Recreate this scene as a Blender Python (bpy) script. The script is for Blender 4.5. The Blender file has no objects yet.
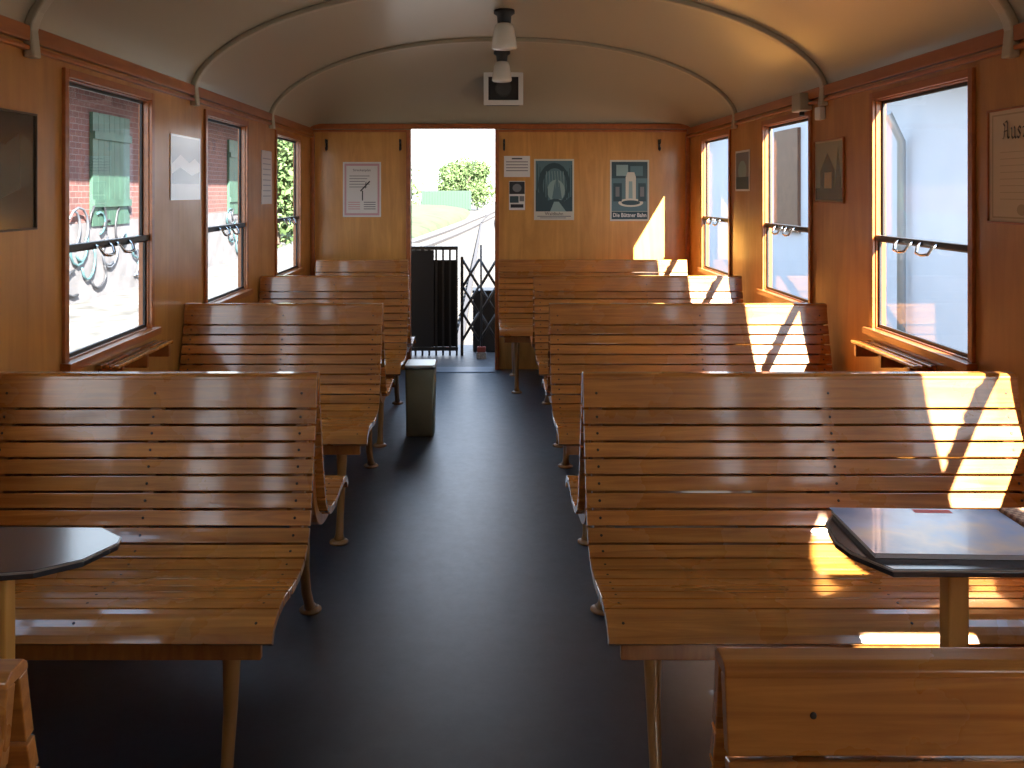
import bpy, math, random
from mathutils import Vector, Matrix
random.seed(7)
S = bpy.context.scene
COL = S.collection
XL, XR, YF, YB = -1.34, 1.54, 6.70, -2.2
ZE = 1.35
F = 880.0

# ---------------------------------------------------------------- materials
def new_mat(name):
    m = bpy.data.materials.new(name); m.use_nodes = True
    nt = m.node_tree
    b = nt.nodes.get('Principled BSDF')
    return m, nt, b
def plain(name, col, rough=.5, metal=0., coat=0., noise=0., nscale=8., bump=0.):
    m, nt, b = new_mat(name)
    b.inputs['Roughness'].default_value = rough
    b.inputs['Metallic'].default_value = metal
    b.inputs['Coat Weight'].default_value = coat
    b.inputs['Coat Roughness'].default_value = .15
    if noise > 0:
        tc = nt.nodes.new('ShaderNodeTexCoord')
        n = nt.nodes.new('ShaderNodeTexNoise'); n.inputs['Scale'].default_value = nscale; n.inputs['Detail'].default_value = 6
        r = nt.nodes.new('ShaderNodeValToRGB')
        r.color_ramp.elements[0].position = .3; r.color_ramp.elements[1].position = .7
        r.color_ramp.elements[0].color = tuple(max(0, c*(1-noise)) for c in col)+(1,)
        r.color_ramp.elements[1].color = tuple(min(1, c*(1+noise)) for c in col)+(1,)
        nt.links.new(tc.outputs['Object'], n.inputs['Vector']); nt.links.new(n.outputs['Fac'], r.inputs['Fac'])
        nt.links.new(r.outputs['Color'], b.inputs['Base Color'])
        if bump > 0:
            bp = nt.nodes.new('ShaderNodeBump'); bp.inputs['Strength'].default_value = bump
            nt.links.new(n.outputs['Fac'], bp.inputs['Height']); nt.links.new(bp.outputs['Normal'], b.inputs['Normal'])
    else:
        b.inputs['Base Color'].default_value = tuple(col)+(1,)
    return m
def wood(name, dark, light, scale, rough=.35, coat=.5, island=.35, distort=1.0, bump=.05, crough=.16, wear=0.):
    m, nt, b = new_mat(name)
    L = nt.links.new
    tc = nt.nodes.new('ShaderNodeTexCoord')
    mp = nt.nodes.new('ShaderNodeMapping'); mp.inputs['Scale'].default_value = scale
    L(tc.outputs['Object'], mp.inputs['Vector'])
    geo = nt.nodes.new('ShaderNodeNewGeometry')
    add = nt.nodes.new('ShaderNodeVectorMath'); add.operation = 'MULTIPLY_ADD'
    cx = nt.nodes.new('ShaderNodeCombineXYZ')
    for i in range(3): L(geo.outputs['Random Per Island'], cx.inputs[i])
    add.inputs[1].default_value = (37, 37, 37)
    L(cx.outputs[0], add.inputs[0]); L(mp.outputs[0], add.inputs[2])
    n = nt.nodes.new('ShaderNodeTexNoise'); n.inputs['Scale'].default_value = 1; n.inputs['Detail'].default_value = 7
    n.inputs['Roughness'].default_value = .6; n.inputs['Distortion'].default_value = distort
    L(add.outputs[0], n.inputs['Vector'])
    r = nt.nodes.new('ShaderNodeValToRGB')
    r.color_ramp.elements[0].position = .3; r.color_ramp.elements[1].position = .72
    r.color_ramp.elements[0].color = dark+(1,); r.color_ramp.elements[1].color = light+(1,)
    L(n.outputs['Fac'], r.inputs['Fac'])
    hsv = nt.nodes.new('ShaderNodeHueSaturation')
    mr = nt.nodes.new('ShaderNodeMapRange'); mr.inputs['To Min'].default_value = 1-island; mr.inputs['To Max'].default_value = 1+island*.6
    L(geo.outputs['Random Per Island'], mr.inputs['Value'])
    if wear>0:
        n3 = nt.nodes.new('ShaderNodeTexNoise'); n3.inputs['Scale'].default_value=5; n3.inputs['Detail'].default_value=5
        L(tc.outputs['Object'], n3.inputs['Vector'])
        m3 = nt.nodes.new('ShaderNodeMapRange'); m3.inputs['From Min'].default_value=.3; m3.inputs['From Max'].default_value=.7
        m3.inputs['To Min'].default_value=1-wear; m3.inputs['To Max'].default_value=1+wear*.7
        L(n3.outputs['Fac'], m3.inputs['Value'])
        mu = nt.nodes.new('ShaderNodeMath'); mu.operation='MULTIPLY'
        L(mr.outputs[0], mu.inputs[0]); L(m3.outputs[0], mu.inputs[1]); L(mu.outputs[0], hsv.inputs['Value'])
        m4 = nt.nodes.new('ShaderNodeMapRange'); m4.inputs['From Min'].default_value=.3; m4.inputs['From Max'].default_value=.7
        m4.inputs['To Min'].default_value=rough+.12; m4.inputs['To Max'].default_value=rough-.06
        L(n3.outputs['Fac'], m4.inputs['Value']); L(m4.outputs[0], b.inputs['Roughness'])
    else:
        L(mr.outputs[0], hsv.inputs['Value'])
        b.inputs['Roughness'].default_value = rough
    L(r.outputs['Color'], hsv.inputs['Color']); L(hsv.outputs['Color'], b.inputs['Base Color'])
    b.inputs['Coat Weight'].default_value = coat; b.inputs['Coat Roughness'].default_value = crough
    bp = nt.nodes.new('ShaderNodeBump'); bp.inputs['Strength'].default_value = bump; bp.inputs['Distance'].default_value = .01
    L(n.outputs['Fac'], bp.inputs['Height']); L(bp.outputs['Normal'], b.inputs['Normal'])
    return m

M_BENCH = wood('bench_wood', (.35,.110,.018), (.66,.265,.052), (1.8,34,34), rough=.26, coat=1.0, island=.24, bump=.035, crough=.08, wear=.16, distort=1.6)
M_FRAME = wood('bench_frame_wood', (.28,.085,.018), (.48,.18,.04), (30,30,4), rough=.35, coat=.5, island=.1)
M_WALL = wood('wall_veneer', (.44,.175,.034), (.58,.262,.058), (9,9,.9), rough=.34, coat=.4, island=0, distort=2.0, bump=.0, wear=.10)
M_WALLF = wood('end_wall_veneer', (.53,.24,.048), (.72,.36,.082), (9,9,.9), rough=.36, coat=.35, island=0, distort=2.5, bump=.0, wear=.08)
M_TRIM = wood('red_wood_trim', (.32,.085,.018), (.48,.145,.030), (20,3,20), rough=.32, coat=.5, island=.08)
M_CEIL = plain('ceiling_cream', (.40,.355,.25), rough=.38, coat=.12)
M_RIB = plain('rib_cream', (.44,.395,.285), rough=.38)
M_BLACK = plain('black_metal', (.014,.014,.015), rough=.45, noise=.2)
M_STEEL = plain('steel', (.6,.6,.6), rough=.25, metal=1)
M_SCREW = plain('screw_dark', (.05,.035,.025), rough=.4, metal=.6)
M_LEG = plain('leg_brown_paint', (.36,.165,.045), rough=.32, coat=.4, noise=.15)
M_WHITE = plain('white_paint', (.8,.8,.76), rough=.4)
M_PAPER = plain('paper', (.78,.77,.75), rough=.6)

def glass_mat():
    m, nt, b = new_mat('window_glass')
    nt.nodes.remove(b)
    out = nt.nodes['Material Output']
    t = nt.nodes.new('ShaderNodeBsdfTransparent'); t.inputs[0].default_value = (.95,.97,.96,1)
    g = nt.nodes.new('ShaderNodeBsdfGlossy'); g.inputs['Roughness'].default_value = .02
    mx = nt.nodes.new('ShaderNodeMixShader'); mx.inputs[0].default_value = .06
    nt.links.new(t.outputs[0], mx.inputs[1]); nt.links.new(g.outputs[0], mx.inputs[2]); nt.links.new(mx.outputs[0], out.inputs[0])
    return m
M_GLASS = glass_mat()

def floor_mat():
    m, nt, b = new_mat('dark_linoleum')
    L = nt.links.new
    tc = nt.nodes.new('ShaderNodeTexCoord')
    n = nt.nodes.new('ShaderNodeTexNoise'); n.inputs['Scale'].default_value = 4; n.inputs['Detail'].default_value = 12; n.inputs['Roughness'].default_value = .8
    L(tc.outputs['Object'], n.inputs['Vector'])
    r = nt.nodes.new('ShaderNodeValToRGB')
    r.color_ramp.elements[0].position = .38; r.color_ramp.elements[1].position = .68
    r.color_ramp.elements[0].color = (.009,.014,.021,1); r.color_ramp.elements[1].color = (.026,.038,.054,1)
    L(n.outputs['Fac'], r.inputs['Fac']); L(r.outputs['Color'], b.inputs['Base Color'])
    n2 = nt.nodes.new('ShaderNodeTexNoise'); n2.inputs['Scale'].default_value = 22; n2.inputs['Detail'].default_value = 12; n2.inputs['Roughness'].default_value=.8
    L(tc.outputs['Object'], n2.inputs['Vector'])
    mr = nt.nodes.new('ShaderNodeMapRange'); mr.inputs['From Min'].default_value=.3; mr.inputs['From Max'].default_value=.7
    mr.inputs['To Min'].default_value = .36; mr.inputs['To Max'].default_value = .50
    L(n2.outputs['Fac'], mr.inputs['Value']); L(mr.outputs[0], b.inputs['Roughness'])
    b.inputs['Specular IOR Level'].default_value = 1.0
    b.inputs['Specular Tint'].default_value = (.85,.93,1,1)
    b.inputs['Coat Weight'].default_value = .6
    b.inputs['Coat Roughness'].default_value = .42
    bp = nt.nodes.new('ShaderNodeBump'); bp.inputs['Strength'].default_value = .08; bp.inputs['Distance'].default_value = .006
    L(n.outputs['Fac'], bp.inputs['Height']); L(bp.outputs['Normal'], b.inputs['Normal'])
    return m
M_FLOOR = floor_mat()

def brick_mat():
    m, nt, b = new_mat('red_brick')
    L = nt.links.new
    tc = nt.nodes.new('ShaderNodeTexCoord'); sp = nt.nodes.new('ShaderNodeSeparateXYZ'); cb = nt.nodes.new('ShaderNodeCombineXYZ')
    L(tc.outputs['Object'], sp.inputs[0]); L(sp.outputs['Y'], cb.inputs['X']); L(sp.outputs['Z'], cb.inputs['Y'])
    br = nt.nodes.new('ShaderNodeTexBrick'); br.inputs['Scale'].default_value = 3.2
    br.inputs['Color1'].default_value = (.14,.048,.040,1); br.inputs['Color2'].default_value = (.095,.034,.030,1); br.inputs['Mortar'].default_value = (.16,.125,.115,1)
    br.inputs['Mortar Size'].default_value = .015
    L(cb.outputs[0], br.inputs['Vector']); L(br.outputs['Color'], b.inputs['Base Color'])
    b.inputs['Roughness'].default_value = .9
    return m

# ---------------------------------------------------------------- mesh builder
class MB:
    def __init__(s): s.v=[]; s.f=[]; s.m=[]; s.sm=[]
    def add(s, vs, fs, mi=0, smooth=False):
        o=len(s.v); s.v+= [tuple(v) for v in vs]
        for f in fs:
            s.f.append(tuple(i+o for i in f)); s.m.append(mi); s.sm.append(smooth)
    def box(s, x0,x1,y0,y1,z0,z1, mi=0):
        if x0>x1: x0,x1=x1,x0
        if y0>y1: y0,y1=y1,y0
        v=[(x0,y0,z0),(x1,y0,z0),(x1,y1,z0),(x0,y1,z0),(x0,y0,z1),(x1,y0,z1),(x1,y1,z1),(x0,y1,z1)]
        s.add(v,[(0,3,2,1),(4,5,6,7),(0,1,5,4),(1,2,6,5),(2,3,7,6),(3,0,4,7)],mi)
    def prism(s, poly, a0, a1, axis='x', mi=0, smooth=False):
        def P(p,a):
            return {'x':(a,p[0],p[1]),'y':(p[0],a,p[1]),'z':(p[0],p[1],a)}[axis]
        n=len(poly)
        v=[P(p,a0) for p in poly]+[P(p,a1) for p in poly]
        s.add(v,[tuple(range(n)),tuple(range(2*n-1,n-1,-1))],mi)
        o=len(s.v)-2*n
        for i in range(n):
            j=(i+1)%n
            s.f.append((o+i,o+n+i,o+n+j,o+j)); s.m.append(mi); s.sm.append(smooth)
    def strip(s, a, b, x0, x1, mi=0):
        n=len(a)
        v=[(x0,)+tuple(p) for p in a]+[(x0,)+tuple(p) for p in b]+[(x1,)+tuple(p) for p in a]+[(x1,)+tuple(p) for p in b]
        f=[]
        for i in range(n-1):
            f+=[(i,i+1,2*n+i+1,2*n+i),(n+i,3*n+i,3*n+i+1,n+i+1),(i,n+i,n+i+1,i+1),(2*n+i,2*n+i+1,3*n+i+1,3*n+i)]
        f+=[(0,2*n,3*n,n),(n-1,2*n-1,4*n-1,3*n-1)]
        s.add(v,f,mi)
    def tube(s, path, rad, seg=10, mi=0):
        n=len(path); rs = rad if isinstance(rad,(list,tuple)) else [rad]*n
        ps=[Vector(p) for p in path]
        up=None
        vs=[]
        for i,p in enumerate(ps):
            t=(ps[min(i+1,n-1)]-ps[max(i-1,0)]).normalized()
            if up is None:
                up = Vector((1,0,0)) if abs(t.x)<.8 else Vector((0,1,0))
            a=(up-t*up.dot(t)).normalized(); b=t.cross(a); up=a
            for k in range(seg):
                an=2*math.pi*k/seg
                vs.append(p+a*math.cos(an)*rs[i]+b*math.sin(an)*rs[i])
        fs=[]
        for i in range(n-1):
            for k in range(seg):
                k2=(k+1)%seg
                fs.append((i*seg+k,i*seg+k2,(i+1)*seg+k2,(i+1)*seg+k))
        s.add(vs,fs,mi,True)
        o=len(s.v)-len(vs)
        s.f.append(tuple(o+k for k in range(seg-1,-1,-1))); s.m.append(mi); s.sm.append(False)
        s.f.append(tuple(o+(n-1)*seg+k for k in range(seg))); s.m.append(mi); s.sm.append(False)
    def lathe(s, prof, cx,cy, seg=24, mi=0):
        vs=[];fs=[]
        for r,z in prof:
            for k in range(seg):
                an=2*math.pi*k/seg; vs.append((cx+r*math.cos(an),cy+r*math.sin(an),z))
        for i in range(len(prof)-1):
            for k in range(seg):
                k2=(k+1)%seg; fs.append((i*seg+k,i*seg+k2,(i+1)*seg+k2,(i+1)*seg+k))
        s.add(vs,fs,mi,True)
        o=len(s.v)-len(vs)
        s.f.append(tuple(o+k for k in range(seg-1,-1,-1))); s.m.append(mi); s.sm.append(False)
        s.f.append(tuple(o+(len(prof)-1)*seg+k for k in range(seg))); s.m.append(mi); s.sm.append(False)
    def obj(s, name, mats, parent=None, bevel=0, bseg=2, loc=(0,0,0), fixn=True):
        me=bpy.data.meshes.new(name); me.from_pydata(s.v,[],s.f)
        if not isinstance(mats,(list,tuple)): mats=[mats]
        for m in mats: me.materials.append(m)
        for p,mi,sm in zip(me.polygons,s.m,s.sm): p.material_index=mi; p.use_smooth=sm
        me.update()
        if fixn:
            import bmesh
            bm=bmesh.new(); bm.from_mesh(me); bmesh.ops.recalc_face_normals(bm,faces=bm.faces); bm.to_mesh(me); bm.free()
        o=bpy.data.objects.new(name,me); COL.objects.link(o); o.location=loc
        if parent: o.parent=parent
        if bevel>0:
            md=o.modifiers.new('bevel','BEVEL'); md.width=bevel; md.segments=bseg; md.limit_method='ANGLE'; md.angle_limit=math.radians(40)
            md.harden_normals=False
        return o
def empty(name, loc, label, cat, group=None, rot=(0,0,0)):
    e=bpy.data.objects.new(name,None); COL.objects.link(e); e.location=loc; e.rotation_euler=rot; e.empty_display_size=.05
    e['label']=label; e['category']=cat
    if group: e['group']=group
    return e
def tag(o, label, cat, group=None, kind=None):
    o['label']=label; o['category']=cat
    if group: o['group']=group
    if kind: o['kind']=kind
    return o
def struct(o, label=None, cat='room'):
    o['kind']='structure'; o['label']=label or 'part of the carriage shell'; o['category']=cat
    return o
def text_mesh(name, body, size, mat, parent, loc, rot=(math.pi/2,0,0), align='CENTER', sx=1.0, bold=0):
    c=bpy.data.curves.new(name,'FONT'); c.body=body; c.size=size; c.align_x=align; c.align_y='CENTER'; c.resolution_u=2; c.offset=bold
    t=bpy.data.objects.new(name+'_tmp',c); COL.objects.link(t)
    dg=bpy.context.evaluated_depsgraph_get()
    me=bpy.data.meshes.new_from_object(t.evaluated_get(dg))
    bpy.data.objects.remove(t)
    me.materials.clear(); me.materials.append(mat)
    o=bpy.data.objects.new(name,me); COL.objects.link(o); o.parent=parent; o.location=loc; o.rotation_euler=rot; o.scale=(sx,1,1)
    return o

# ---------------------------------------------------------------- shell
ZW = 1.82
RISE=.48
XC=(XL+XR)/2; HW=(XR-XL)/2
def arch(n=40, inset=0., g=1.0):
    pts=[]
    for i in range(n+1):
        a=math.pi*(1-i/n); u=math.cos(a)
        pts.append((XC+(HW-inset)*u, ZW+g*(RISE-inset)*(1-abs(u)**2.2)**.60))
    return pts
WP=1.39
WIN=[(2.80+WP*k, 3.49+WP*k) for k in (-3,-2,-1,0,1,2)]
WZ0,WZ1=.81,1.715
def side_wall(name,x0,x1,lab):
    b=MB(); y=YB-.05
    for a,c in WIN:
        b.box(x0,x1,y,a,0,ZW+.04); b.box(x0,x1,a,c,0,WZ0); b.box(x0,x1,a,c,WZ1,ZW+.04); y=c
    b.box(x0,x1,y,YF+.05,0,ZW+.04)
    return struct(b.obj(name,M_WALL),lab,'wall')
side_wall('wall_left',XL-.04,XL,'varnished plywood side wall with window openings')
side_wall('wall_right',XR,XR+.04,'varnished plywood side wall with window openings')
PX=lambda x:(x-487)*YF/F
PZ=lambda y:ZE-(y-192)*YF/F
DX0,DX1,DZ=PX(411),PX(495),ZW+.012
b=MB()
b.box(XL,DX0,YF,YF+.06,0,ZW); b.box(DX1,XR,YF,YF+.06,0,ZW)
gp=arch()
b.prism([(XL,ZW)]+gp[1:-1]+[(XR,ZW),(DX1,ZW),(DX1,DZ),(DX0,DZ),(DX0,ZW)],YF,YF+.06,'y',1)
struct(b.obj('wall_front',[M_WALLF,M_CEIL]),'golden varnished end wall with open doorway','wall')
b=MB(); b.box(XL,XR,YB-.06,YB,0,ZW); b.prism([(XL,ZW)]+gp[1:-1]+[(XR,ZW)],YB-.06,YB,'y',1)
struct(b.obj('wall_rear',[M_WALLF,M_CEIL]),'golden varnished end wall with cream gable','wall')
b=MB(); b.box(XL-.04,XR+.04,YB-.06,YF+.06,-.06,0)
struct(b.obj('floor',M_FLOOR),'dark blue-black linoleum aisle floor','floor')
b=MB()
ys=[YB-.06]+[YB+.3+i*.6 for i in range(12)]
ys=[y for y in ys if y<5.45]+[5.55]
YD=5.55
for i in range(1,15): ys.append(YD+(YF-YD)*math.sin(i/14*math.pi/2))
rows=[]
for y in ys:
    t=max(0,(y-YD)/(YF-YD)); g=max(0.0,(1-t**2.6))**.55
    rows.append([(p[0],y,p[1]+.02*t) for p in arch(g=g)])
n=len(rows[0]); vs=[v for r in rows for v in r]; m_=len(rows)
fs=[(i*n+k,i*n+k+1,(i+1)*n+k+1,(i+1)*n+k) for i in range(m_-1) for k in range(n-1)]
b.add(vs,fs,0,True)
c=b.obj('ceiling',M_CEIL,fixn=False); struct(c,'cream painted barrel-vaulted ceiling curving down at the end','ceiling')
b=MB()
outp=[(XC+(p[0]-XC)*1.05,p[1]+.06) for p in arch()]
b.add([(p[0],YB-.1,p[1]) for p in outp]+[(p[0],YF+.1,p[1]) for p in outp],[(k,k+1,n+k+1,n+k) for k in range(n-1)],0,True)
tn=[0]
def trim(bd,mat,lab,bevel=.004,fixn=True):
    tn[0]+=1
    return struct(bd.obj('trim_%d'%tn[0],mat,bevel=bevel,fixn=fixn),lab,'trim')
trim(b,plain('roof_outer',(.12,.12,.12),rough=.8),'grey outer roof skin of the carriage',0,False)
for y in (-.30,1.13,2.56,3.99,5.42):
    b=MB(); A=arch(inset=0.0); B=arch(inset=.026)
    A=[(XL,ZW-.08)]+A+[(XR,ZW-.08)]; B=[(XL+.035,ZW-.08)]+B+[(XR-.035,ZW-.08)]; n=len(A)
    y0,y1=y-.022,y+.022
    vs=[(p[0],y0,p[1]) for p in A]+[(p[0],y0,p[1]) for p in B]+[(p[0],y1,p[1]) for p in A]+[(p[0],y1,p[1]) for p in B]
    fs=[]
    for i in range(n-1):
        fs+=[(i,i+1,2*n+i+1,2*n+i),(n+i,3*n+i,3*n+i+1,n+i+1),(i,n+i,n+i+1,i+1),(2*n+i,2*n+i+1,3*n+i+1,3*n+i)]
    fs+=[(0,2*n,3*n,n),(n-1,2*n-1,4*n-1,3*n-1)]
    b.add(vs,fs); trim(b,M_RIB,'cream ceiling rib arching across the vault',.006)
for x0,x1 in ((XL,XL+.022),(XR-.022,XR)):
    b=MB(); b.box(x0,x1,YB,YF,ZW-.035,ZW+.012); b.box(x0,x1,YB,YF,ZW-.06,ZW-.045)
    trim(b,M_TRIM,'reddish wooden cornice along the wall top')
b=MB(); b.box(XL,XR,YF-.03,YF,ZW+.008,ZW+.048); b.box(XL,DX0-.035,YF-.015,YF,ZW-.015,ZW+.004); b.box(DX1+.03,XR,YF-.015,YF,ZW-.015,ZW+.004)
trim(b,M_TRIM,'reddish wooden cornice above the doorway')
b=MB(); b.box(XL,XL+.03,YF-.03,YF,0,ZW-.03); b.box(XR-.03,XR,YF-.03,YF,0,ZW-.03)
trim(b,M_TRIM,'reddish corner battens')
b=MB(); b.box(DX0-.035,DX0,YF-.02,YF+.07,0,DZ-.01); b.box(DX1,DX1+.03,YF-.02,YF+.07,0,DZ-.01)
trim(b,M_TRIM,'reddish wooden door casing')
b=MB(); b.box(DX0,DX1,YF-.12,YF+.07,0,.006)
trim(b,plain('threshold',(.22,.23,.25),rough=.45,metal=.7),'metal door threshold')
for nm,x0,x1 in (('baseboard_left',XL,XL+.015),('baseboard_right',XR-.015,XR)):
    b=MB(); b.box(x0,x1,YB,YF-.03,0,.1); struct(b.obj(nm,M_TRIM),'reddish wooden baseboard','baseboard')

# windows
wn=0
for side in (-1,1):
    for k,(y0,y1) in enumerate(WIN):
        wn+=1
        xw = XL if side<0 else XR
        e=empty('window_%d'%wn,(xw,(y0+y1)/2,WZ0),'reddish wood-framed carriage window with black mid rail','window')
        e['kind']='structure'
        s=1 if side<0 else -1
        h=(y1-y0)/2; H=WZ1-WZ0
        fr=MB()
        t=.028
        fr.box(0,s*.012,-h-t,-h,-t,H+t); fr.box(0,s*.012,h,h+t,-t,H+t)
        fr.box(0,s*.012,-h,h,H,H+t); fr.box(0,s*.035,-h-.04,h+.04,-t,-.0)
        fr.box(-s*.04,0,-h,-h+.006,0,H); fr.box(-s*.04,0,h-.006,h,0,H); fr.box(-s*.04,0,-h+.006,h-.006,H-.006,H); fr.box(-s*.04,0,-h+.006,h-.006,0,.006)
        fr.obj('casing',M_TRIM,parent=e,bevel=.002)
        sa=MB(); q=.012; h2=h-.006
        for (z0,z1,xo) in ((.006,.355,-.014),(.355,H-.006,-.027)):
            xa,xb=s*xo-.005,s*xo+.005
            sa.box(xa,xb,-h2,-h2+q,z0,z1); sa.box(xa,xb,h2-q,h2,z0,z1); sa.box(xa,xb,-h2+q,h2-q,z0,z0+q); sa.box(xa,xb,-h2+q,h2-q,z1-q,z1)
        sa.obj('sash',M_BLACK,parent=e,bevel=.0015)
        mr=MB(); mr.box(s*-.024,s*.002,-h2,h2,.347,.370); mr.obj('mid_rail',M_BLACK,parent=e,bevel=.003)
        gl=MB(); gl.box(s*-.015,s*-.013,-h2+q,h2-q,.018,.347); gl.box(s*-.028,s*-.026,-h2+q,h2-q,.370,H-.018); gl.obj('pane',M_GLASS,parent=e)
        for hy in (-.085,.085):
            hd=MB()
            P=[(s*.001,hy-.055,.358),(s*.018,hy-.052,.348),(s*.028,hy-.042,.325),(s*.030,hy,.320),(s*.028,hy+.042,.325),(s*.018,hy+.052,.348),(s*.001,hy+.055,.358)]
            hd.tube(P,.0055,8); hd.obj('handle',M_STEEL,parent=e)

# ---------------------------------------------------------------- benches
PR=[(-.020,.845),(-.034,.77),(-.055,.69),(-.080,.60),(-.105,.52),(-.132,.462),(-.175,.430),(-.23,.416),(-.30,.416),(-.39,.428),(-.455,.428),(-.50,.414),(-.522,.385)]
def catmull(P,n=10):
    out=[]
    Q=[P[0]]+P+[P[-1]]
    for i in range(1,len(Q)-2):
        p0,p1,p2,p3=[Vector(q) for q in Q[i-1:i+3]]
        for k in range(n):
            t=k/n
            out.append(.5*((2*p1)+(-p0+p2)*t+(2*p0-5*p1+4*p2-p3)*t*t+(-p0+3*p1-3*p2+p3)*t**3))
    out.append(Vector(P[-1])); return out
CP=catmull(PR); CL=[0]
for i in range(1,len(CP)): CL.append(CL[-1]+(CP[i]-CP[i-1]).length)
TOT=CL[-1]
def at(s):
    s=max(0,min(TOT,s))
    for i in range(1,len(CP)):
        if CL[i]>=s:
            t=(s-CL[i-1])/max(1e-9,CL[i]-CL[i-1]); p=CP[i-1].lerp(CP[i],t)
            d=(CP[i]-CP[i-1]).normalized(); return p,Vector((-d.y,d.x))
    d=(CP[-1]-CP[-2]).normalized(); return CP[-1],Vector((-d.y,d.x))
sgnN = 1 if at(.2)[1].x>0 else -1
def seg(s0,s1,o0,o1,n=5,mir=1):
    A=[];B=[]
    for k in range(n+1):
        p,nn=at(s0+(s1-s0)*k/n)
        inw=nn*sgnN
        a=p+inw*o0; c=p+inw*o1
        a.x=min(a.x,-.0012); c.x=min(c.x,-.0008)
        A.append((a.x*mir,a.y)); B.append((c.x*mir,c.y))
    return A,B
GAP=.0055
ranges=[(0,.076)]
s=.076+GAP
NSL=9
for i in range(NSL):
    ranges.append((s,s+.037)); s+=.037+GAP
NB=len(ranges)
rest=TOT-s; w=(rest-.085-GAP*6)/6
for i in range(6):
    ranges.append((s,s+w)); s+=w+GAP
ranges.append((s,TOT))
def build_bench(name,x0,x1,xs_sup,leg_xs,loc,label,backs=(1,-1),seats=(1,-1),group='slatted wooden carriage benches'):
    e=empty(name,loc,label,'bench',group)
    bk=MB()
    for m in backs:
        for (a,c) in ranges[:NB]:
            A,B=seg(a,c,0,.017,4,m); bk.strip(A,B,x0,x1)
    bk.prism([(-.022,.843),(-.021,.851),(-.013,.858),(.013,.858),(.021,.851),(.022,.843)],x0,x1,'x')
    for m in backs:
        for (a,c) in ranges[:NB]:
            p,nn=at((a+c)/2); nn=nn*sgnN
            for xs in xs_sup:
                c0=Vector((xs,p.x*m,p.y)); nv=Vector((0,-nn.x*m,-nn.y))
                bk.tube([c0-nv*.002,c0+nv*.0012],.004,8,1)
    bk.obj('backrest',[M_BENCH,M_SCREW],e,bevel=.003)
    for m in seats:
        st=MB()
        for (a,c) in ranges[NB:]:
            A,B=seg(a,c,0,.02,5,m); st.strip(A,B,x0,x1)
        for xs in xs_sup:
            for (a,c) in ranges[NB:]:
                p,nn=at((a+c)/2); nn=nn*sgnN; c0=Vector((xs,p.x*m,p.y)); nv=Vector((0,-nn.x*m,-nn.y))
                st.tube([c0-nv*.002,c0+nv*.001],.0035,8,1)
        st.obj('seat',[M_BENCH,M_SCREW],e,bevel=.003)
        apn=MB(); apn.box(x0+.03,x1-.03,m*-.495,m*-.477,.335,.384); apn.obj('apron',M_FRAME,e,bevel=.003)
    for xs in xs_sup:
        fr=MB()
        for m in backs:
            A,B=seg(.03,(TOT-.06) if m in seats else .46,.0175,.05,26,m); fr.strip(A,B,xs-.016,xs+.016)
        fr.obj('side_frame',M_FRAME,e,bevel=.002)
    for lx in leg_xs:
        lg=MB()
        lg.tube([(lx,-.44,.375),(lx,-.435,.30),(lx,-.445,.2),(lx,-.468,.1),(lx,-.493,.03),(lx,-.50,.006)],[.023,.020,.016,.014,.016,.022],12)
        lg.lathe([(.036,0),(.036,.006),(.024,.014)],lx,-.50,18)
        lg.box(lx-.018,lx+.018,-.47,-.30,.352,.382)
        lg.obj('leg',M_LEG,e)
        lg=MB()
        if -1 in seats: P=[(.27,.385),(.29,.33),(.322,.26),(.345,.18),(.375,.09),(.42,.03),(.44,.006)]
        else: P=[(-.12,.395),(-.10,.30),(-.06,.2),(.0,.09),(.05,.02),(.06,.006)]
        lg.tube([(lx,q[0],q[1]) for q in P],[.022]*3+[.016]*(len(P)-4)+[.022],12)
        lg.lathe([(.036,0),(.036,.006),(.024,.014)],lx,P[-1][0],18)
        lg.obj('leg',M_LEG,e)
    return e
def copy_tree(root,loc,label=None):
    r=root.copy(); r.location=loc; COL.objects.link(r)
    if label: r['label']=label
    for ch in root.children:
        k=ch.copy(); COL.objects.link(k); k.parent=r; k.matrix_parent_inverse=ch.matrix_parent_inverse.copy()
    return r
bl=build_bench('bench',-.435,.435,[-.40,.0,.395],[.325,-.25],(-.895,2.40,0),'narrow varnished slatted double bench behind the small table')
copy_tree(bl,(-.895,3.89,0),'narrow varnished slatted double bench with cast legs in the aisle')
copy_tree(bl,(-.895,5.18,0),'narrow varnished slatted double bench beside the metal bin')
build_bench('bench',-.61,.565,[-.575,.05,.53],[-.50,.1],(.87,2.40,0),'wide varnished slatted double bench with sunlight across it')
br=build_bench('bench',-.61,.61,[-.575,.05,.575],[-.50,.1],(.885,3.89,0),'wide varnished slatted double bench under the windows')
copy_tree(br,(.885,5.18,0),'wide varnished slatted double bench near the end wall')
build_bench('bench',-.41,.41,[-.37,.37],[.30],(-.898,.915,0),'narrow slatted bench, only rounded top end showing',(1,-1),(1,))
build_bench('bench',-.62,.62,[-.53,.53],[-.50],(.868,.938,0),'wide slatted bench with its back to the table',(1,-1),(1,))
build_bench('bench',-.335,.335,[-.29,.29],[.22],(-.91,6.42,0),'short single slatted bench against the end wall',(1,-1),(1,))
build_bench('bench',-.685,.685,[-.64,0,.64],[-.57],(.77,6.42,0),'long single slatted bench against the end wall beside doorway',(1,-1),(1,))

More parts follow.
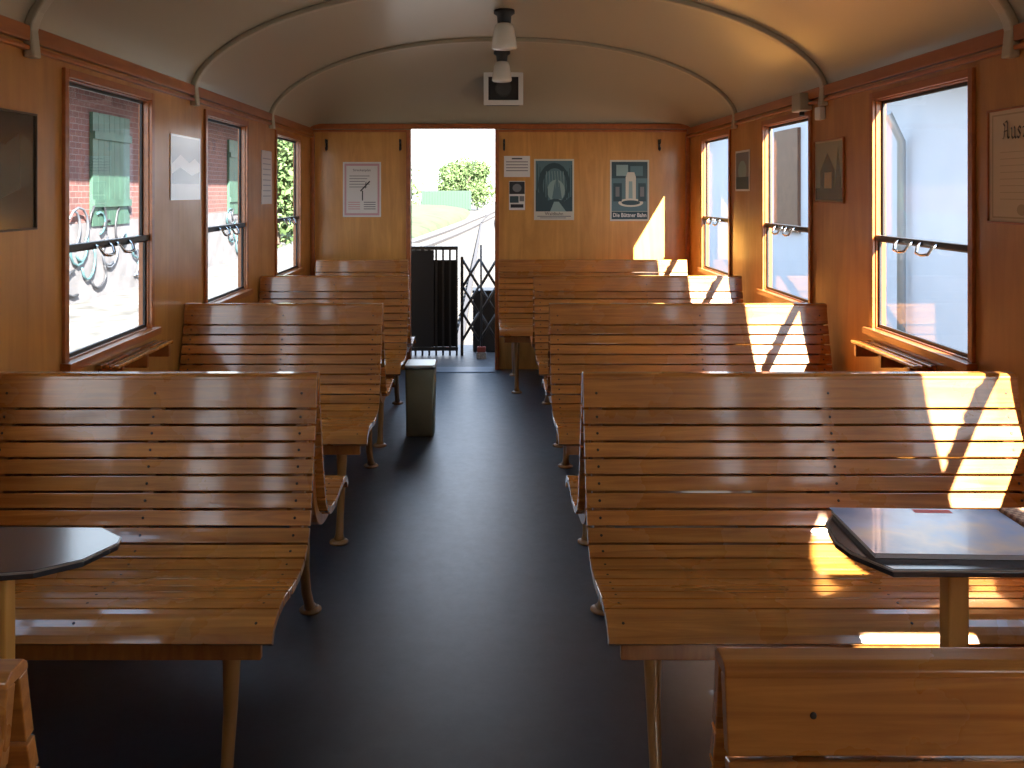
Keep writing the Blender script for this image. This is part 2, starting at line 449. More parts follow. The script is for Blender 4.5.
# ---------------------------------------------------------------- tables
M_TTOP=plain('table_top_dark',(.03,.028,.032),rough=.22,coat=.6,noise=.2,nscale=40)
M_TEDGE=plain('table_edge',(.30,.24,.19),rough=.3,coat=.3)
def table(pts,legx,legy,loc,label):
    e=empty('wall_table',loc,label,'table','small wall tables')
    b=MB(); b.prism([(x-loc[0],y-loc[1]) for x,y in pts],.719,.7285,'z'); b.obj('table_top',M_TTOP,e,bevel=.0015)
    cx=loc[0]; cy=loc[1]
    b=MB(); b.prism([((x-cx)*(1.004),(y-cy)*1.012) for x,y in pts],.7286,.7315,'z'); b.obj('table_edge_band',M_TEDGE,e)
    b=MB(); b.prism([((x-cx)*.996,(y-cy)*.985) for x,y in pts],.7316,.7325,'z'); b.obj('table_surface',M_TTOP,e)
    b=MB(); b.box(legx-.018-loc[0],legx+.018-loc[0],legy-.018-loc[1],legy+.018-loc[1],0,.7185)
    b.obj('leg',M_WALLF,e,bevel=.004)
    xe = XL if pts[0][0]<0 else XR
    b=MB(); b.box(legx-loc[0],xe-loc[0],legy-.012-loc[1]+.031,legy+.012-loc[1]+.031,.695,.7185)
    b.obj('support_rail',M_TRIM,e,bevel=.003)
    return e
table([(XR-.005,1.69),(.665,1.69),(.632,1.64),(.617,1.56),(.625,1.51),(.665,1.44),(XR-.005,1.435)],.82,1.545,(1.05,1.57,0),'dark small wall table holding magazine and woven mat')
table([(XL+.005,1.63),(-.71,1.62),(-.655,1.575),(-.65,1.55),(-.68,1.48),(-.74,1.435),(-.82,1.42),(XL+.005,1.415)],-.83,1.50,(-.97,1.52,0),'dark small wall table with pointed end')

def mag_mat():
    m,nt,b=new_mat('magazine_cover'); L=nt.links.new
    tc=nt.nodes.new('ShaderNodeTexCoord'); sp=nt.nodes.new('ShaderNodeSeparateXYZ'); L(tc.outputs['Object'],sp.inputs[0])
    n=nt.nodes.new('ShaderNodeTexNoise'); n.inputs['Scale'].default_value=7; n.inputs['Detail'].default_value=4
    L(tc.outputs['Object'],n.inputs['Vector'])
    ad=nt.nodes.new('ShaderNodeMath'); ad.operation='MULTIPLY_ADD'; ad.inputs[1].default_value=2.6; L(sp.outputs['Y'],ad.inputs[0]); L(n.outputs['Fac'],ad.inputs[2])
    r=nt.nodes.new('ShaderNodeValToRGB')
    cr=r.color_ramp; cr.elements[0].position=.2; cr.elements[0].color=(.50,.52,.66,1); cr.elements[1].position=.85; cr.elements[1].color=(.26,.36,.58,1)
    k=cr.elements.new(.38); k.color=(.92,.78,.68,1); k=cr.elements.new(.55); k.color=(.55,.66,.88,1)
    L(ad.outputs[0],r.inputs['Fac']); L(r.outputs['Color'],b.inputs['Base Color'])
    b.inputs['Roughness'].default_value=.25; b.inputs['Coat Weight'].default_value=.2
    return m
e=empty('magazine',(.818,1.585,.7327),'glossy pale blue magazine with sunset cover on the table','magazine',rot=(0,0,math.radians(-2)))
b=MB(); b.box(-.160,.150,-.108,.100,.0005,.009); b.obj('pages',M_PAPER,e)
b=MB(); b.box(-.163,.153,-.111,.103,.0092,.0102); b.obj('cover',mag_mat(),e)
b=MB(); b.box(-.01,.06,.080,.098,.0103,.0105); b.obj('red_title_block',plain('mag_red',(.7,.03,.03)),e)
def wicker():
    m,nt,b=new_mat('woven_mat'); L=nt.links.new
    tc=nt.nodes.new('ShaderNodeTexCoord'); ck=nt.nodes.new('ShaderNodeTexChecker'); ck.inputs['Scale'].default_value=110
    ck.inputs['Color1'].default_value=(.60,.36,.22,1); ck.inputs['Color2'].default_value=(.32,.16,.10,1)
    L(tc.outputs['Object'],ck.inputs['Vector']); L(ck.outputs['Color'],b.inputs['Base Color']); b.inputs['Roughness'].default_value=.7
    return m
b=MB(); b.prism([(-.165,-.10),(.17,-.12),(.17,.10),(-.17,.10)],0,.016,'z')
o=b.obj('woven_mat',wicker(),loc=(1.145,1.58,.7327),bevel=.004); tag(o,'brown woven place mat lying on the dark table','mat')

# ---------------------------------------------------------------- slatted ledges under windows
for side in (-1,1):
    xw=XL if side<0 else XR; s=-side
    e=empty('slatted_ledge',(xw,3.26,.70),'small slatted wooden ledge fixed below the window','ledge','slatted ledges below windows')
    for yy in (-.22,0,.22):
        b=MB(); b.box(0,s*.085,yy-.010,yy+.010,0,.045); b.obj('bracket',M_TRIM,e,bevel=.003)
    b=MB()
    for i in range(3):
        b.box(s*(.006+i*.030),s*(.026+i*.030),-.26,.26,.046,.058)
    b.obj('slats',M_BENCH,e,bevel=.003)

# ---------------------------------------------------------------- waste bin
e=empty('waste_bin',(-.370,4.93,0),'olive grey metal waste bin with flat pale lid in aisle','bin')
def rrect(w,d,r,n=6):
    P=[]
    for cx,cy,a0 in ((w-r,d-r,0),(-w+r,d-r,90),(-w+r,-d+r,180),(w-r,-d+r,270)):
        for k in range(n+1):
            a=math.radians(a0+90*k/n); P.append((cx+r*math.cos(a),cy+r*math.sin(a)))
    return P
def loft(bd,rings,mi=0,smooth=True):
    vs=[];n=len(rings[0][0])
    for P,z in rings: vs+=[(p[0],p[1],z) for p in P]
    fs=[]
    for i in range(len(rings)-1):
        for k in range(n):
            k2=(k+1)%n; fs.append((i*n+k,i*n+k2,(i+1)*n+k2,(i+1)*n+k))
    bd.add(vs,fs,mi,smooth)
    o=len(bd.v)-len(vs); bd.f.append(tuple(o+k for k in range(n-1,-1,-1))); bd.m.append(mi); bd.sm.append(False)
    bd.f.append(tuple(o+(len(rings)-1)*n+k for k in range(n))); bd.m.append(mi); bd.sm.append(False)
b=MB(); loft(b,[(rrect(.074,.082,.016),0),(rrect(.076,.084,.016),.01),(rrect(.082,.090,.016),.375)]); b.obj('bin_body',plain('bin_olive',(.20,.20,.13),rough=.4,metal=.3,noise=.1),e)
b=MB(); loft(b,[(rrect(.085,.093,.018),.376),(rrect(.085,.093,.018),.390),(rrect(.080,.088,.016),.396)]); b.obj('bin_lid',plain('bin_lid',(.50,.52,.50),rough=.3,metal=.6),e)

# ---------------------------------------------------------------- ceiling lamps & speaker
M_SHADE=plain('opal_glass',(.78,.77,.70),rough=.25,coat=.4)
def lamp(x,y,zc):
    e=empty('ceiling_lamp',(x,y,zc),'bell-shaped opal glass ceiling lamp with black socket','lamp','ceiling lamps')
    b=MB(); b.lathe([(.055,.004),(.055,-.018),(.038,-.03),(.036,-.062),(.033,-.068)],0,0); b.obj('socket',M_BLACK,e)
    b=MB(); b.lathe([(.034,-.069),(.046,-.076),(.054,-.10),(.060,-.14),(.066,-.18),(.067,-.195),(.060,-.203),(.03,-.208)],0,0); b.obj('lamp_shade',M_SHADE,e)
lamp(.09,4.6,ZW+RISE); lamp(.100,5.9,ZW+RISE*.985)
e=empty('loudspeaker',(.118,6.36,2.095),'white framed square loudspeaker with black grille below the vault','speaker')
b=MB(); t=.034; w=.142;h=.118
b.box(-w,w,-.04,0,-h,-h+t); b.box(-w,w,-.04,0,h-t,h); b.box(-w,-w+t,-.04,0,-h+t,h-t); b.box(w-t,w,-.04,0,-h+t,h-t)
b.obj('speaker_frame',M_WHITE,e,bevel=.003)
b=MB(); b.box(-w+t,w-t,-.028,.0,-h+t,h-t); b.box(-w+.02,w-.02,0,.26,-h+.02,h-.045); b.obj('speaker_grille',M_BLACK,e)
b=MB(); b.lathe([(.06,0),(.06,.004),(.05,.006)],0,0,28); o=b.obj('speaker_cone',plain('cone',(.06,.06,.06),rough=.6),e,loc=(0,-.0285,0)); o.rotation_euler=(math.pi/2,0,0)

e=empty('wall_box',(XR,4.22,1.735),'small cream control box below the cornice','box')
b=MB(); b.box(-.06,0,-.06,.06,0,.085); b.obj('box_body',M_CEIL,e,bevel=.006)
b=MB(); b.tube([(-.03,0,-.001),(-.03,0,-.02)],.012,12); b.obj('knob',M_SCREW,e)
o=MB(); o.box(-.03,0,-.03,.03,0,.06); o=o.obj('wall_sensor',M_WHITE,loc=(XR,4.03,1.68),bevel=.005); tag(o,'small white plastic device on the wall','device')
def hook(x,z=1.77):
    b=MB(); b.box(-.008,.008,-.006,0,-.06,.02)
    b.tube([(0,-.006,0),(0,-.04,-.01),(0,-.055,.01),(0,-.055,.02)],.005,8)
    b.tube([(0,-.006,-.04),(0,-.03,-.065),(0,-.045,-.055),(0,-.048,-.04)],.005,8)
    o=b.obj('coat_hook',M_BLACK,loc=(x,YF,z-.04)); tag(o,'dark metal coat hook high on the end wall','hook','coat hooks on end wall')
hook(-1.22); hook(-.66); hook(1.31); hook(.13)

# ---------------------------------------------------------------- posters
def C(name,r,g,b_,rough=.5,coat=0):
    f=lambda c:((c/255+.055)/1.055)**2.4 if c>10 else c/255/12.92
    return plain(name,(f(r),f(g),f(b_)),rough=rough,coat=coat)
INK=C('ink_dark',35,40,45); PINK=C('print_pink',205,160,165); TEAL=C('print_teal',88,122,130); DTEAL=C('print_dark_teal',50,78,86)
LTEAL=C('print_light_teal',140,170,170); CREAM=C('print_cream',205,205,190); WHT=C('print_white',225,225,222); GREY=C('print_grey',120,122,125); GRN=C('print_green',88,92,70,.25,.6); TAN=C('print_tan',185,165,130)
DARKP=C('photo_dark',52,48,40,.12,1.0); DARKP2=C('photo_dark_green',82,84,70,.12,1.0)
FADE=C('faded_sheet',240,242,246,.2,.8); FADE2=C('faded_grey',190,198,210,.2,.8); FADE3=C('faded_mid',150,156,165,.2,.8)
CERT=C('certificate_paper',215,192,158); CERT2=C('certificate_line',185,160,125); CERTI=C('certificate_ink',70,55,45)
PALEG=C('picture_pale_green',150,152,130,.25,.5)
def poster(name,label,cat,loc,rz,w,h,sheet,shapes,texts=(),frame=None,grp='posters and notices on the walls',ft=.010):
    e=empty(name,loc,label,cat,grp,rot=(0,0,rz))
    b=MB(); b.box(-w/2,w/2,-.004,-.0005,-h/2,h/2); b.obj('sheet',sheet,e)
    if frame:
        t=ft; b=MB(); b.box(-w/2-t,w/2+t,-.010,-.0004,h/2,h/2+t); b.box(-w/2-t,w/2+t,-.010,-.0004,-h/2-t,-h/2); b.box(-w/2-t,-w/2,-.010,-.0004,-h/2,h/2); b.box(w/2,w/2+t,-.010,-.0004,-h/2,h/2)
        b.obj('frame',frame,e,bevel=.0015)
    if shapes:
        b=MB(); mats=[]
        for i,(pl,m) in enumerate(shapes):
            if m not in mats: mats.append(m)
            y=-.0043-i*.00012
            b.add([(p[0]*w,y,p[1]*h) for p in pl],[tuple(range(len(pl)))],mats.index(m))
        b.obj('printed_picture',mats,e,fixn=False)
    for tx in texts:
        (t_,sz,u,v,m,sx)=tx[:6]
        text_mesh('lettering',t_,sz,m,e,(u*w,-.0085,v*h),sx=sx,bold=tx[6] if len(tx)>6 else 0)
    return e
def R(a,b_,c,d): return [(a,c),(b_,c),(b_,d),(a,d)]
def circ(cx,cy,rx,ry,n=20,a0=0,a1=360): return [(cx+rx*math.cos(math.radians(a0+(a1-a0)*k/n)),cy+ry*math.sin(math.radians(a0+(a1-a0)*k/n))) for k in range(n+(0 if a1-a0==360 else 1))]
def wallposter(x0,x1,y0,y1): return ((PX((x0+x1)/2),YF,PZ((y0+y1)/2)), PX(x1)-PX(x0), PZ(y0)-PZ(y1))
l,w,h=wallposter(343,381,162,217)
poster('notice','white notice with pink border and route diagram','poster',l,0,w,h,WHT,
  [(R(-.46,.46,-.47,.47),PINK),(R(-.41,.41,-.43,.43),WHT)]
  +[(R(-.33,.2-.06*(k%3),.24-k*.05,.252-k*.05),GREY) for k in range(5)]
  +[([(-.05,-.02),(.2,.16),(.22,.14),(-.03,-.04)],INK),([(.0,-.02),(.03,-.02),(.03,-.2),(.0,-.2)],INK),([(.08,.02),(.1,.14),(.12,.14),(.1,.02)],INK)]
  +[(R(-.36,-.05,-.24-k*.04,-.225-k*.04),PINK) for k in range(4)]+[(R(.05,.36,-.24-k*.04,-.225-k*.04),GREY) for k in range(4)],
  [('Streckenplan',.026,0,.35,INK,1)])
l,w,h=wallposter(504,530,156,177)
poster('notice','small white printed information sheet','poster',l,0,w,h,WHT,[(R(-.42,.42,.2-k*.14,.24-k*.14),GREY) for k in range(4)]+[(R(-.2,.2,.34,.4),INK)])
l,w,h=wallposter(509,525,181,210)
poster('notice','small dark and white leaflet pinned below a sheet','poster',l,0,w,h,WHT,[(R(-.48,.48,.05,.48),INK),(circ(0,.26,.28,.14),GREY),(R(-.45,.1,-.25,-.02),DTEAL),(R(.15,.45,-.2,-.02),GREY),(R(-.4,.4,-.42,-.3),INK)])
l,w,h=wallposter(534,574,159,220)
sh=[(R(-.46,.46,-.36,.47),TEAL),(circ(0,.08,.40,.36),DTEAL),(circ(.02,.06,.30,.29),TEAL),(circ(.05,-.02,.22,.18),LTEAL),
  ([(-.46,-.36),(-.46,.0),(-.30,-.10),(-.15,-.18),(.05,-.14),(.25,-.2),(.46,-.1),(.46,-.36)],DTEAL),
  ([(-.05,-.15),(.02,.12),(.08,.18),(.14,.1),(.2,-.16)],TEAL),([(-.1,-.36),(0,-.2),(.12,-.2),(.3,-.36)],LTEAL)]
for k in range(5):
    xx=-.44+.06*k; sh.append(([(xx,-.30),(xx+.02,.42-.05*k),(xx+.035,.42-.05*k),(xx+.05,-.30)],DTEAL))
for k in range(4):
    xx=.28+.05*k; sh.append(([(xx,-.30),(xx+.0,.25+.05*k),(xx+.015,.25+.05*k),(xx+.03,-.30)],DTEAL))
for k in range(7):
    xx=-.2+.07*k; sh.append(([(xx,.30),(xx+.03,.02+.02*(k%3)),(xx+.036,.02+.02*(k%3)),(xx+.014,.30)],LTEAL))
sh+=[(R(-.42,.42,-.445,-.432),GREY),(R(-.35,.30,-.47,-.46),GREY)]
poster('poster','teal illustrated forest landscape poster with pale border','poster',l,0,w,h,CREAM,sh,[('Waldbahn',.034,0,-.398,INK,1)])
l,w,h=wallposter(610,649,160,221)
sh=[(R(-.46,.46,-.34,.47),TEAL),(R(-.46,.46,.2,.47),DTEAL),(R(-.34,-.04,.24,.42),LTEAL),(R(.02,.34,.24,.40),TEAL),
  ([(-.10,-.20),(-.10,.22),(-.05,.30),(.12,.30),(.16,.22),(.16,-.20)],CREAM),([(-.03,-.2),(-.02,.15),(.07,.15),(.08,-.2)],LTEAL),
  (circ(.03,-.2,.32,.07),CREAM),(circ(.03,-.2,.24,.04),DTEAL),(R(-.42,-.2,-.18,.12),DTEAL),(R(.22,.42,-.18,.12),DTEAL),(R(-.36,-.26,-.1,.06),GREY),(R(.27,.37,-.1,.06),GREY),(R(-.46,.46,-.47,-.345),DTEAL)]
poster('poster','teal town fountain railway poster with white lettering','poster',l,0,w,h,CREAM,sh,[('Die Büttner Bahn',.043,0,-.405,WHT,.84,.0008)])
def sideposter(side,ya,yb,za,zb): return ((XL if side<0 else XR,(ya+yb)/2,(za+zb)/2), math.pi/2 if side<0 else -math.pi/2, abs(yb-ya), abs(zb-za))
l,r,w,h=sideposter(-1,2.20,2.60,1.245,1.575)
poster('framed_picture','dark reflective framed landscape photograph on plywood wall','picture',l,r,w,h,DARKP,[(R(-.46,.46,-.46,.46),DARKP),([(-.46,-.2),(-.46,.2),(-.2,.3),(.1,.22),(.3,.34),(.46,.25),(.46,-.1),(0,-.25)],DARKP2)],(),plain('thin_frame',(.10,.06,.03),rough=.4),ft=.006)
l,r,w,h=sideposter(-1,3.72,4.10,1.315,1.598)
poster('picture','silvery faded mountain photograph sheet between windows','picture',l,r,w,h,FADE,[(R(-.47,.47,.0,.47),FADE2),([(-.47,.05),(-.2,.2),(.1,.08),(.3,.16),(.47,.08),(.47,-.1),(-.47,-.1)],FADE),([(-.47,-.1),(-.2,.0),(.2,-.12),(.47,-.05),(.47,-.25),(-.47,-.25)],FADE3)])
l,r,w,h=sideposter(-1,5.22,5.46,1.277,1.60)
poster('notice','narrow pale printed notice between windows','poster',l,r,w,h,FADE,[(R(-.4,.4,.34-k*.1,.36-k*.1),FADE2) for k in range(8)])
l,r,w,h=sideposter(1,2.22,2.69,1.262,1.592)
e=poster('framed_document','framed cream certificate with ornate heading','document',l,r,w,h,CERT,[(R(-.47,.47,-.47,.47),CERT2),(R(-.455,.455,-.455,.455),CERT)]+[(R(-.38,.38,.12-k*.06,.126-k*.06),CERT2) for k in range(8)]+[(circ(-.15,-.39,.05,.05),CERT2)],(),M_TRIM,ft=.007)
GL={'A':(.68,[[(0,.02),(.12,.1),(.2,.72),(.06,.88)],[(.2,.9),(.36,1.0),(.44,.85),(.44,.15),(.54,.02),(.64,.12)],[(.1,.42),(.44,.46)]]),
 'u':(.50,[[(0,.6),(.08,.52),(.08,.12),(.18,0),(.36,.12)],[(.30,.64),(.36,.54),(.36,.1),(.46,0)]]),
 's':(.40,[[(.32,.52),(.18,.64),(.05,.5),(.28,.2),(.15,0),(0,.1)]]),
 'z':(.38,[[(0,.56),(.26,.58),(.04,.08),(.3,.02)]]),
 'g':(.48,[[(.30,.6),(.08,.5),(.08,.12),(.3,.1)],[(.28,.64),(.34,.54),(.34,-.2),(.08,-.28)]])}
b=MB(); px=-.34*w; sc=.054; nib=Vector((.042,.042))*sc
for ch in 'Auszug':
    wd,strokes=GL[ch]
    for st in strokes:
        for p,q in zip(st[:-1],st[1:]):
            p=Vector(p)*sc; q=Vector(q)*sc
            if abs((q-p).normalized().dot(nib.normalized()))>.97: nb=Vector((.02,-.02))*sc
            else: nb=nib
            c4=[p-nb,q-nb,q+nb,p+nb]
            b.add([(px+v.x,-.0075,.24*h+v.y) for v in c4],[(0,1,2,3)])
    px+=wd*sc+.004
b.obj('lettering',CERTI,e,fixn=False)
l,r,w,h=sideposter(1,3.79,4.12,1.305,1.583)
poster('picture','pale picture of a building among trees on wood mount','picture',l,r,w,h,TAN,[(R(-.47,.47,-.47,.47),PALEG),([(-.3,-.3),(-.3,.0),(-.05,.3),(.2,.02),(.2,-.3)],GRN),([(-.15,-.3),(-.15,-.02),(.1,-.02),(.1,-.3)],TAN),(R(-.47,.47,-.47,-.28),GRN),([(.2,-.3),(.32,.38),(.44,-.3)],GRN)],(),M_TRIM,ft=.005)
l,r,w,h=sideposter(1,5.15,5.44,1.355,1.60)
poster('picture','small grey photograph print on side wall','picture',l,r,w,h,WHT,[(R(-.45,.45,-.45,.45),GREY),(circ(0,0,.3,.25),LTEAL),(R(-.45,.45,-.45,-.15),DTEAL)])

# ---------------------------------------------------------------- end platform outside doorway
b=MB(); b.box(-1.2,1.4,YF+.07,7.8,-.08,-.005)
o=b.obj('end_platform',plain('platform_steel',(.07,.073,.08),rough=.5,noise=.3,nscale=20)); tag(o,'grey steel end platform outside the doorway','platform')
RY=7.3
rx=lambda x:(x-487)*RY/F
e=empty('platform_railing',(0,RY,-.005),'black metal balustrade panel of the end platform','railing')
xa,xb=rx(380),rx(458)
b=MB(); b.box(xa,xb,-.018,.018,.875,.905); b.obj('top_rail',M_BLACK,e,bevel=.003)
b=MB(); b.box(xa,xb,-.015,.015,.04,.07); b.obj('bottom_rail',M_BLACK,e,bevel=.003)
nb_=12
for i in range(nb_):
    b=MB(); x=xa+.01+i*(xb-xa-.02)/(nb_-1); b.box(x-.008,x+.008,-.010,.010,0.0,.875); b.obj('baluster',M_BLACK,e)
b=MB(); b.box(xa,rx(434),-.016,-.0105,.071,.874); b.box(rx(434)-.01,xb-.004,.0105,.016,.071,.79); b.obj('backing_sheet',plain('black_sheet',(.004,.004,.0045),rough=.8),e)
e=empty('scissor_gate',(0,RY,-.005),'black folding lattice gate across the platform exit','gate')
ga,gb=rx(462),rx(497)
for x in (ga,gb):
    b=MB(); b.box(x-.012,x+.012,-.011,.011,0,.82); b.obj('gate_post',M_BLACK,e)
b=MB()
gm_=(ga+gb)/2
for i in range(3):
    z0=.12+i*.22
    for (p,q) in ((ga,gm_),(gm_,gb)):
        b.tube([(p,-.006,z0),(q,-.006,z0+.24)],.011,6); b.tube([(p,.006,z0+.24),(q,.006,z0)],.011,6)
b.obj('lattice',M_BLACK,e)
e=empty('equipment_box',(.03,7.55,-.005),'black metal equipment box behind the gate','box')
b=MB(); b.box(-.15,.17,-.12,.12,0,.50); b.obj('box_body',M_BLACK,e,bevel=.015)
b=MB(); b.box(-.155,.175,-.125,.125,.501,.525); b.obj('box_lid',M_BLACK,e,bevel=.006)
e=empty('broom',(-.045,7.15,-.005),'broom with thin stick and red-grey head leaning by gate','broom')
b=MB(); b.tube([(0,0,.10),(-.005,.08,.92)],.008,8); b.obj('broom_stick',M_BLACK,e)
b=MB(); b.box(-.035,.035,-.02,.02,.055,.10); b.obj('broom_head',plain('broom_red',(.20,.04,.03)),e,bevel=.006)
b=MB(); b.box(-.04,.04,-.022,.022,0,.054); b.obj('bristles',plain('bristle_grey',(.25,.25,.25),noise=.4,nscale=90),e,bevel=.004)

# ---------------------------------------------------------------- outside world
M_GRAVEL=plain('pale_gravel',(.075,.070,.062),rough=.95,noise=.45,nscale=3)
M_GRASS=plain('grass',(.036,.062,.013),rough=.95,noise=.55,nscale=.9)
M_PAVE=plain('platform_paving',(.10,.094,.088),rough=.9,noise=.55,nscale=4)
b=MB(); b.box(-60,60,-20,220,-1.1,-1.0); o=b.obj('ground',M_GRAVEL); struct(o,'pale gravel railway ground','ground')
b=MB(); b.box(-5.2,-1.75,-8,24,-1.0,-.05); o=b.obj('station_platform',M_PAVE); tag(o,'pale paved station platform beside the carriage','platform')
b=MB()
# lumpy embankment surface
GX=[-30,-14,-9,-7.5,-6.5,-5.6,-4.8,-4.2,-3.6,-3.1]; 
def emb(y):
    t=(y-42)/54
    edge=-3.9+2.1*min(1,t*1.6)
    return edge
rowsE=[]
ysE=[42+i*3 for i in range(19)]
for y in ysE:
    ed=emb(y); row=[]
    for j in range(12):
        u=j/11; x=ed-26*(1-u)**2.2
        hgt=-.99+ (1.15*(1-u**3))*min(1,(y-40)/16)+.12*math.sin(x*2.1+y*.7)*(1-u)*(u+.1)
        row.append((x,y,hgt))
    rowsE.append(row)
vsE=[v for r in rowsE for v in r]; k_=12
b.add(vsE,[(i*k_+j,i*k_+j+1,(i+1)*k_+j+1,(i+1)*k_+j) for i in range(len(ysE)-1) for j in range(k_-1)],0,True)
o=b.obj('grass_embankment',M_GRASS,fixn=False); tag(o,'sunlit grassy embankment along the track','grass',kind='stuff')
b=MB(); b.prism([(3.6,-.99),(5,-.3),(30,.2),(30,-.99)],30,100,'y')
o=b.obj('grass_embankment',M_GRASS); tag(o,'grassy bank on the far side of the track','grass',kind='stuff')
e=empty('brick_building',(-5.2,8,-.05),'red brick goods shed with green shutters and graffiti','building')
b=MB(); b.box(-6,0,-14,12.0,1.0,3.0); b.obj('brick_wall',brick_mat(),e)
b=MB(); b.box(-6,.03,-14,12.0,0,1.0); b.obj('painted_plinth',plain('plinth_pale',(.125,.115,.12),rough=.8,noise=.25,nscale=3),e)
b=MB(); b.prism([(.7,2.72),(.7,2.82),(-3,4.3),(-6.6,2.9),(-6.6,2.8),(-3,4.1)],-14.3,12.3,'y'); b.obj('roof',plain('roof_grey',(.03,.028,.028),rough=.8,noise=.2),e)
M_SHUT=plain('green_shutter',(.026,.066,.043),rough=.6,noise=.25,nscale=4)
for y0 in (3.5,9.6):
    b=MB()
    for i in range(7): b.box(.005,.05,y0+i*.17,y0+i*.17+.163,.95,2.45)
    b.box(.05,.08,y0,y0+1.19,1.2,1.3); b.box(.05,.08,y0,y0+1.19,2.1,2.2)
    b.obj('shutter',M_SHUT,e)
gm=[plain('graffiti_turquoise',(.04,.09,.10)),plain('graffiti_black',(.025,.025,.03)),plain('graffiti_grey',(.07,.075,.09))]
random.seed(3)
for y0 in (2.9,4.4,9.4,10.6):
    b=MB()
    for j in range(12):
        cy=y0+random.uniform(0,1.1); cz=.15+random.uniform(.1,.9); P=[]
        rr=random.uniform(.08,.24); a0=random.uniform(0,6); sq=random.uniform(.5,1.6)
        for k in range(8):
            a=a0+k*.5; P.append((.055+.001*j,cy+rr*math.cos(a)*(1+.1*k*.4),cz+rr*math.sin(a)*sq))
        b.tube(P,.016,6,j%3)
    b.obj('graffiti',gm,e)
e=empty('white_house',(4.6,10,-1.0),'white rendered house with grey roof and brown shutter','building')
M_REN=plain('white_render',(.46,.505,.57),rough=.8,noise=.04,nscale=2)
b=MB(); b.box(0,6,-4,12,0,3.25); b.prism([(-4,3.25),(12,3.25),(4,4.3)],0,6,'x'); b.obj('rendered_wall',M_REN,e)
b=MB(); b.prism([(-4.4,3.1),(4,4.25),(12.4,3.1),(12.4,3.25),(4,4.4),(-4.4,3.25)],-.35,6.3,'x'); b.obj('roof',plain('roof_slate',(.05,.055,.06),rough=.6,noise=.2),e)
b=MB(); b.tube([(-.08,-.4,.0),(-.08,-.4,2.9),(-.3,-.55,3.2)],.045,10); b.obj('downpipe',plain('zinc',(.35,.38,.4),rough=.5,metal=.3),e)
b=MB(); b.box(-.05,0,2.9,3.95,1.75,3.3); b.obj('shutter',plain('brown_board',(.10,.05,.03),rough=.6,noise=.2),e)
M_RAIL=plain('rail_rust',(.03,.025,.023),rough=.7,metal=.0); M_SLP=plain('sleeper',(.06,.055,.05),rough=.9)
e=empty('railway_track',(0,0,-1.0),'narrow gauge railway track with branch curving in','track')
def track(cx,y0=9,y1=110,n=60):
    for off in (-.5,.5):
        b=MB(); pts=[]
        for i in range(n+1):
            y=y0+(y1-y0)*i/n; pts.append((cx(y)+off,y))
        for i in range(n):
            (xa,ya),(xb,yb)=pts[i],pts[i+1]
            b.add([(xa-.05,ya,.06),(xa+.05,ya,.06),(xb+.05,yb,.06),(xb-.05,yb,.06),(xa-.05,ya,.16),(xa+.05,ya,.16),(xb+.05,yb,.16),(xb-.05,yb,.16)],[(0,1,5,4),(1,2,6,5),(2,3,7,6),(3,0,4,7),(4,5,6,7)])
        b.obj('rail',M_RAIL,e)
    b=MB(); y=y0
    while y<105:
        x=cx(y); b.box(x-.85,x+.85,y,y+.22,.0,.06); y+=.7
    o=b.obj('sleepers',M_SLP,e); o['kind']='stuff'
track(lambda y:.1+max(0,(y-60))**2*.0009)
track(lambda y:.1+max(0,(y-60))**2*.0009-(max(0,100-y)/60)**2*2.7,y0=26)
e=empty('green_container',(-4.6,100,-1.0),'green goods container beside the track','container')
b=MB(); b.box(-2.8,2.8,-1.2,1.2,0.3,2.5); b.obj('container_body',plain('container_green',(.012,.036,.020),rough=.7,noise=.1),e)
b=MB(); b.box(-2.6,-2.2,-1,1,0,.3); b.box(2.2,2.6,-1,1,0,.3); b.obj('container_base',M_RAIL,e)
b=MB()
for i in range(18): b.box(-2.75+i*.31,-2.6+i*.31,-1.26,-1.2,.4,2.4)
b.obj('ribs',plain('container_green_rib',(.015,.044,.025),rough=.7),e)
def leafmat(nm,c1,c2):
    m,nt,b=new_mat(nm); L=nt.links.new
    g=nt.nodes.new('ShaderNodeNewGeometry'); r=nt.nodes.new('ShaderNodeValToRGB')
    r.color_ramp.elements[0].color=c1+(1,); r.color_ramp.elements[1].color=c2+(1,)
    L(g.outputs['Random Per Island'],r.inputs['Fac']); L(r.outputs['Color'],b.inputs['Base Color']); b.inputs['Roughness'].default_value=.8
    b.inputs['Specular IOR Level'].default_value=.2
    return m
M_LEAF=leafmat('leaves',(.045,.080,.025),(.11,.155,.06)); M_BARK=plain('bark',(.08,.06,.045),rough=.9,noise=.3)
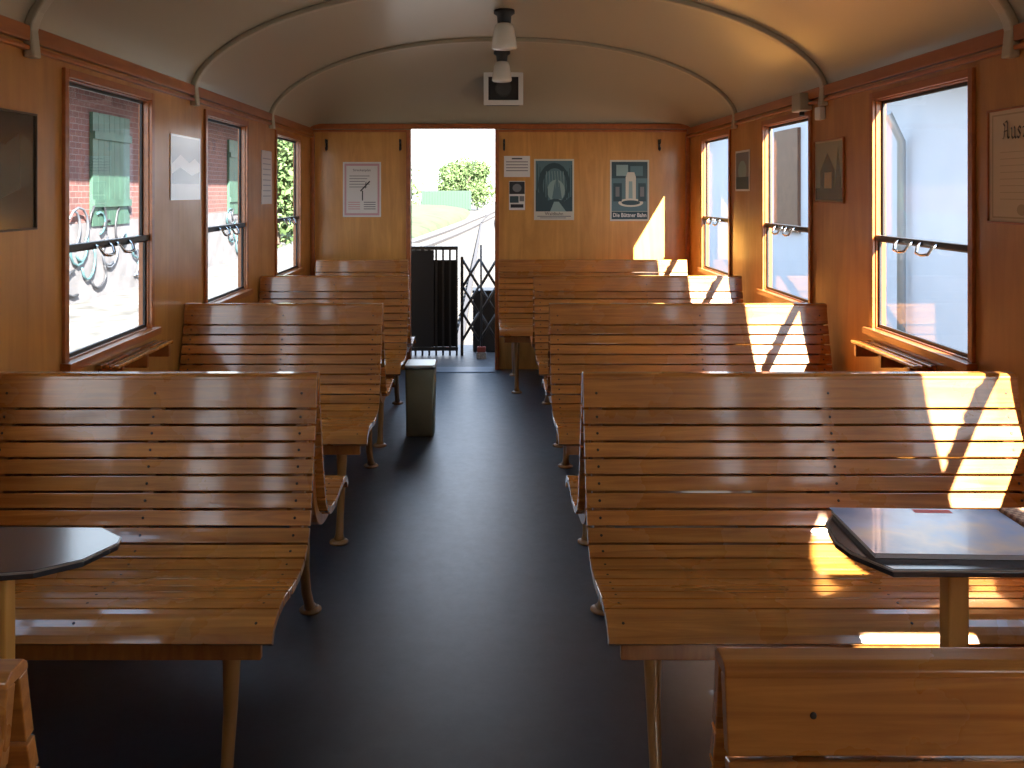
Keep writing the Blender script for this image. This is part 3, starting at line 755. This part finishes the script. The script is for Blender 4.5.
def tree(loc,r,hgt,nleaf,ls,label,sx=1.0,lo=.28):
    e=empty('tree',loc,label,'tree','trees beside the railway')
    tr=hgt*.45
    b=MB(); b.tube([(0,0,0),(.05*r,0,tr*.5),(0,.05,tr)],[r*.09,r*.07,r*.05],10)
    for k in range(5):
        a=k*1.26; b.tube([(0,0,tr*.8),(math.cos(a)*r*.3,math.sin(a)*r*.3,tr*1.1),(math.cos(a)*r*.55,math.sin(a)*r*.55,tr*1.35)],[r*.04,r*.03,r*.015],7)
    b.obj('trunk',M_BARK,e)
    cl=[(random.uniform(-1,1)*r*.65*sx,random.uniform(-1,1)*r*.6,random.uniform(lo,.85)*hgt,random.uniform(.25,.45)*r) for _ in range(22)]
    b=MB()
    for i in range(nleaf):
        cx,cy,cz,cr=random.choice(cl)
        d=Vector((random.gauss(0,1),random.gauss(0,1),random.gauss(0,1))).normalized()*cr*(random.uniform(.5,1.15))
        c=Vector((cx,cy,cz))+d
        u=Vector((random.gauss(0,1),random.gauss(0,1),random.gauss(0,1))).normalized(); v=u.cross(Vector((random.gauss(0,1),random.gauss(0,1),random.gauss(0,1)))).normalized()
        s=ls*random.uniform(.6,1.2)
        b.add([c-u*s,c+v*s*.5,c+u*s,c-v*s*.5],[(0,1,2,3)])
    o=b.obj('crown',M_LEAF,e,fixn=False); o['kind']='stuff'
tree((-2.8,112,-1.0),4.0,7.0,9000,.22,'round leafy green tree above the container')
tree((-13,112,-1.0),5,6,3500,.3,'leafy green tree beside the track')
tree((-6.6,27,-1.0),2.4,5.2,5500,.13,'leafy green tree near the goods shed')
tree((-9.6,34,-1.0),3,6.5,3500,.2,'leafy green tree behind the goods shed')
tree((-10.5,41,-1.0),3,6,2500,.2,'leafy green tree along the embankment')
b=MB(); b.tube([(0,0,0),(0,0,5.2)],.10,8); o=b.obj('signal_mast',plain('mast_grey',(.1,.1,.11),rough=.6),loc=(-1.3,118,-1.0)); tag(o,'thin grey mast beside the railway line','mast')

# ---------------------------------------------------------------- light
w=bpy.data.worlds.new('world'); S.world=w; w.use_nodes=True
nt=w.node_tree; bg=nt.nodes['Background']
tc=nt.nodes.new('ShaderNodeTexCoord'); sp=nt.nodes.new('ShaderNodeSeparateXYZ'); r=nt.nodes.new('ShaderNodeValToRGB')
nt.links.new(tc.outputs['Generated'],sp.inputs[0]); nt.links.new(sp.outputs['Z'],r.inputs['Fac'])
r.color_ramp.elements[0].position=0; r.color_ramp.elements[0].color=(1,1,1,1)
r.color_ramp.elements[1].position=.7; r.color_ramp.elements[1].color=(.45,.66,1,1)
nt.links.new(r.outputs['Color'],bg.inputs['Color']); bg.inputs['Strength'].default_value=4.6
d=bpy.data.lights.new('sun','SUN'); d.energy=66; d.angle=.011; d.color=(1,.95,.88)
so=bpy.data.objects.new('sun',d); COL.objects.link(so)
so.rotation_euler=Vector((-1,2.42,-1.70)).to_track_quat('-Z','Y').to_euler()
so.location=(20,-40,40)
# ---------------------------------------------------------------- camera
cd=bpy.data.cameras.new('camera'); cd.sensor_width=36; cd.lens=F/1024*36; cd.shift_x=(512-487)/1024; cd.shift_y=-(384-192)/1024
cd.clip_start=.02; cd.clip_end=500
co=bpy.data.objects.new('camera',cd); COL.objects.link(co); co.location=(0,0,ZE); co.rotation_euler=(math.pi/2,0,0)
S.camera=co
S.view_settings.view_transform='Standard'
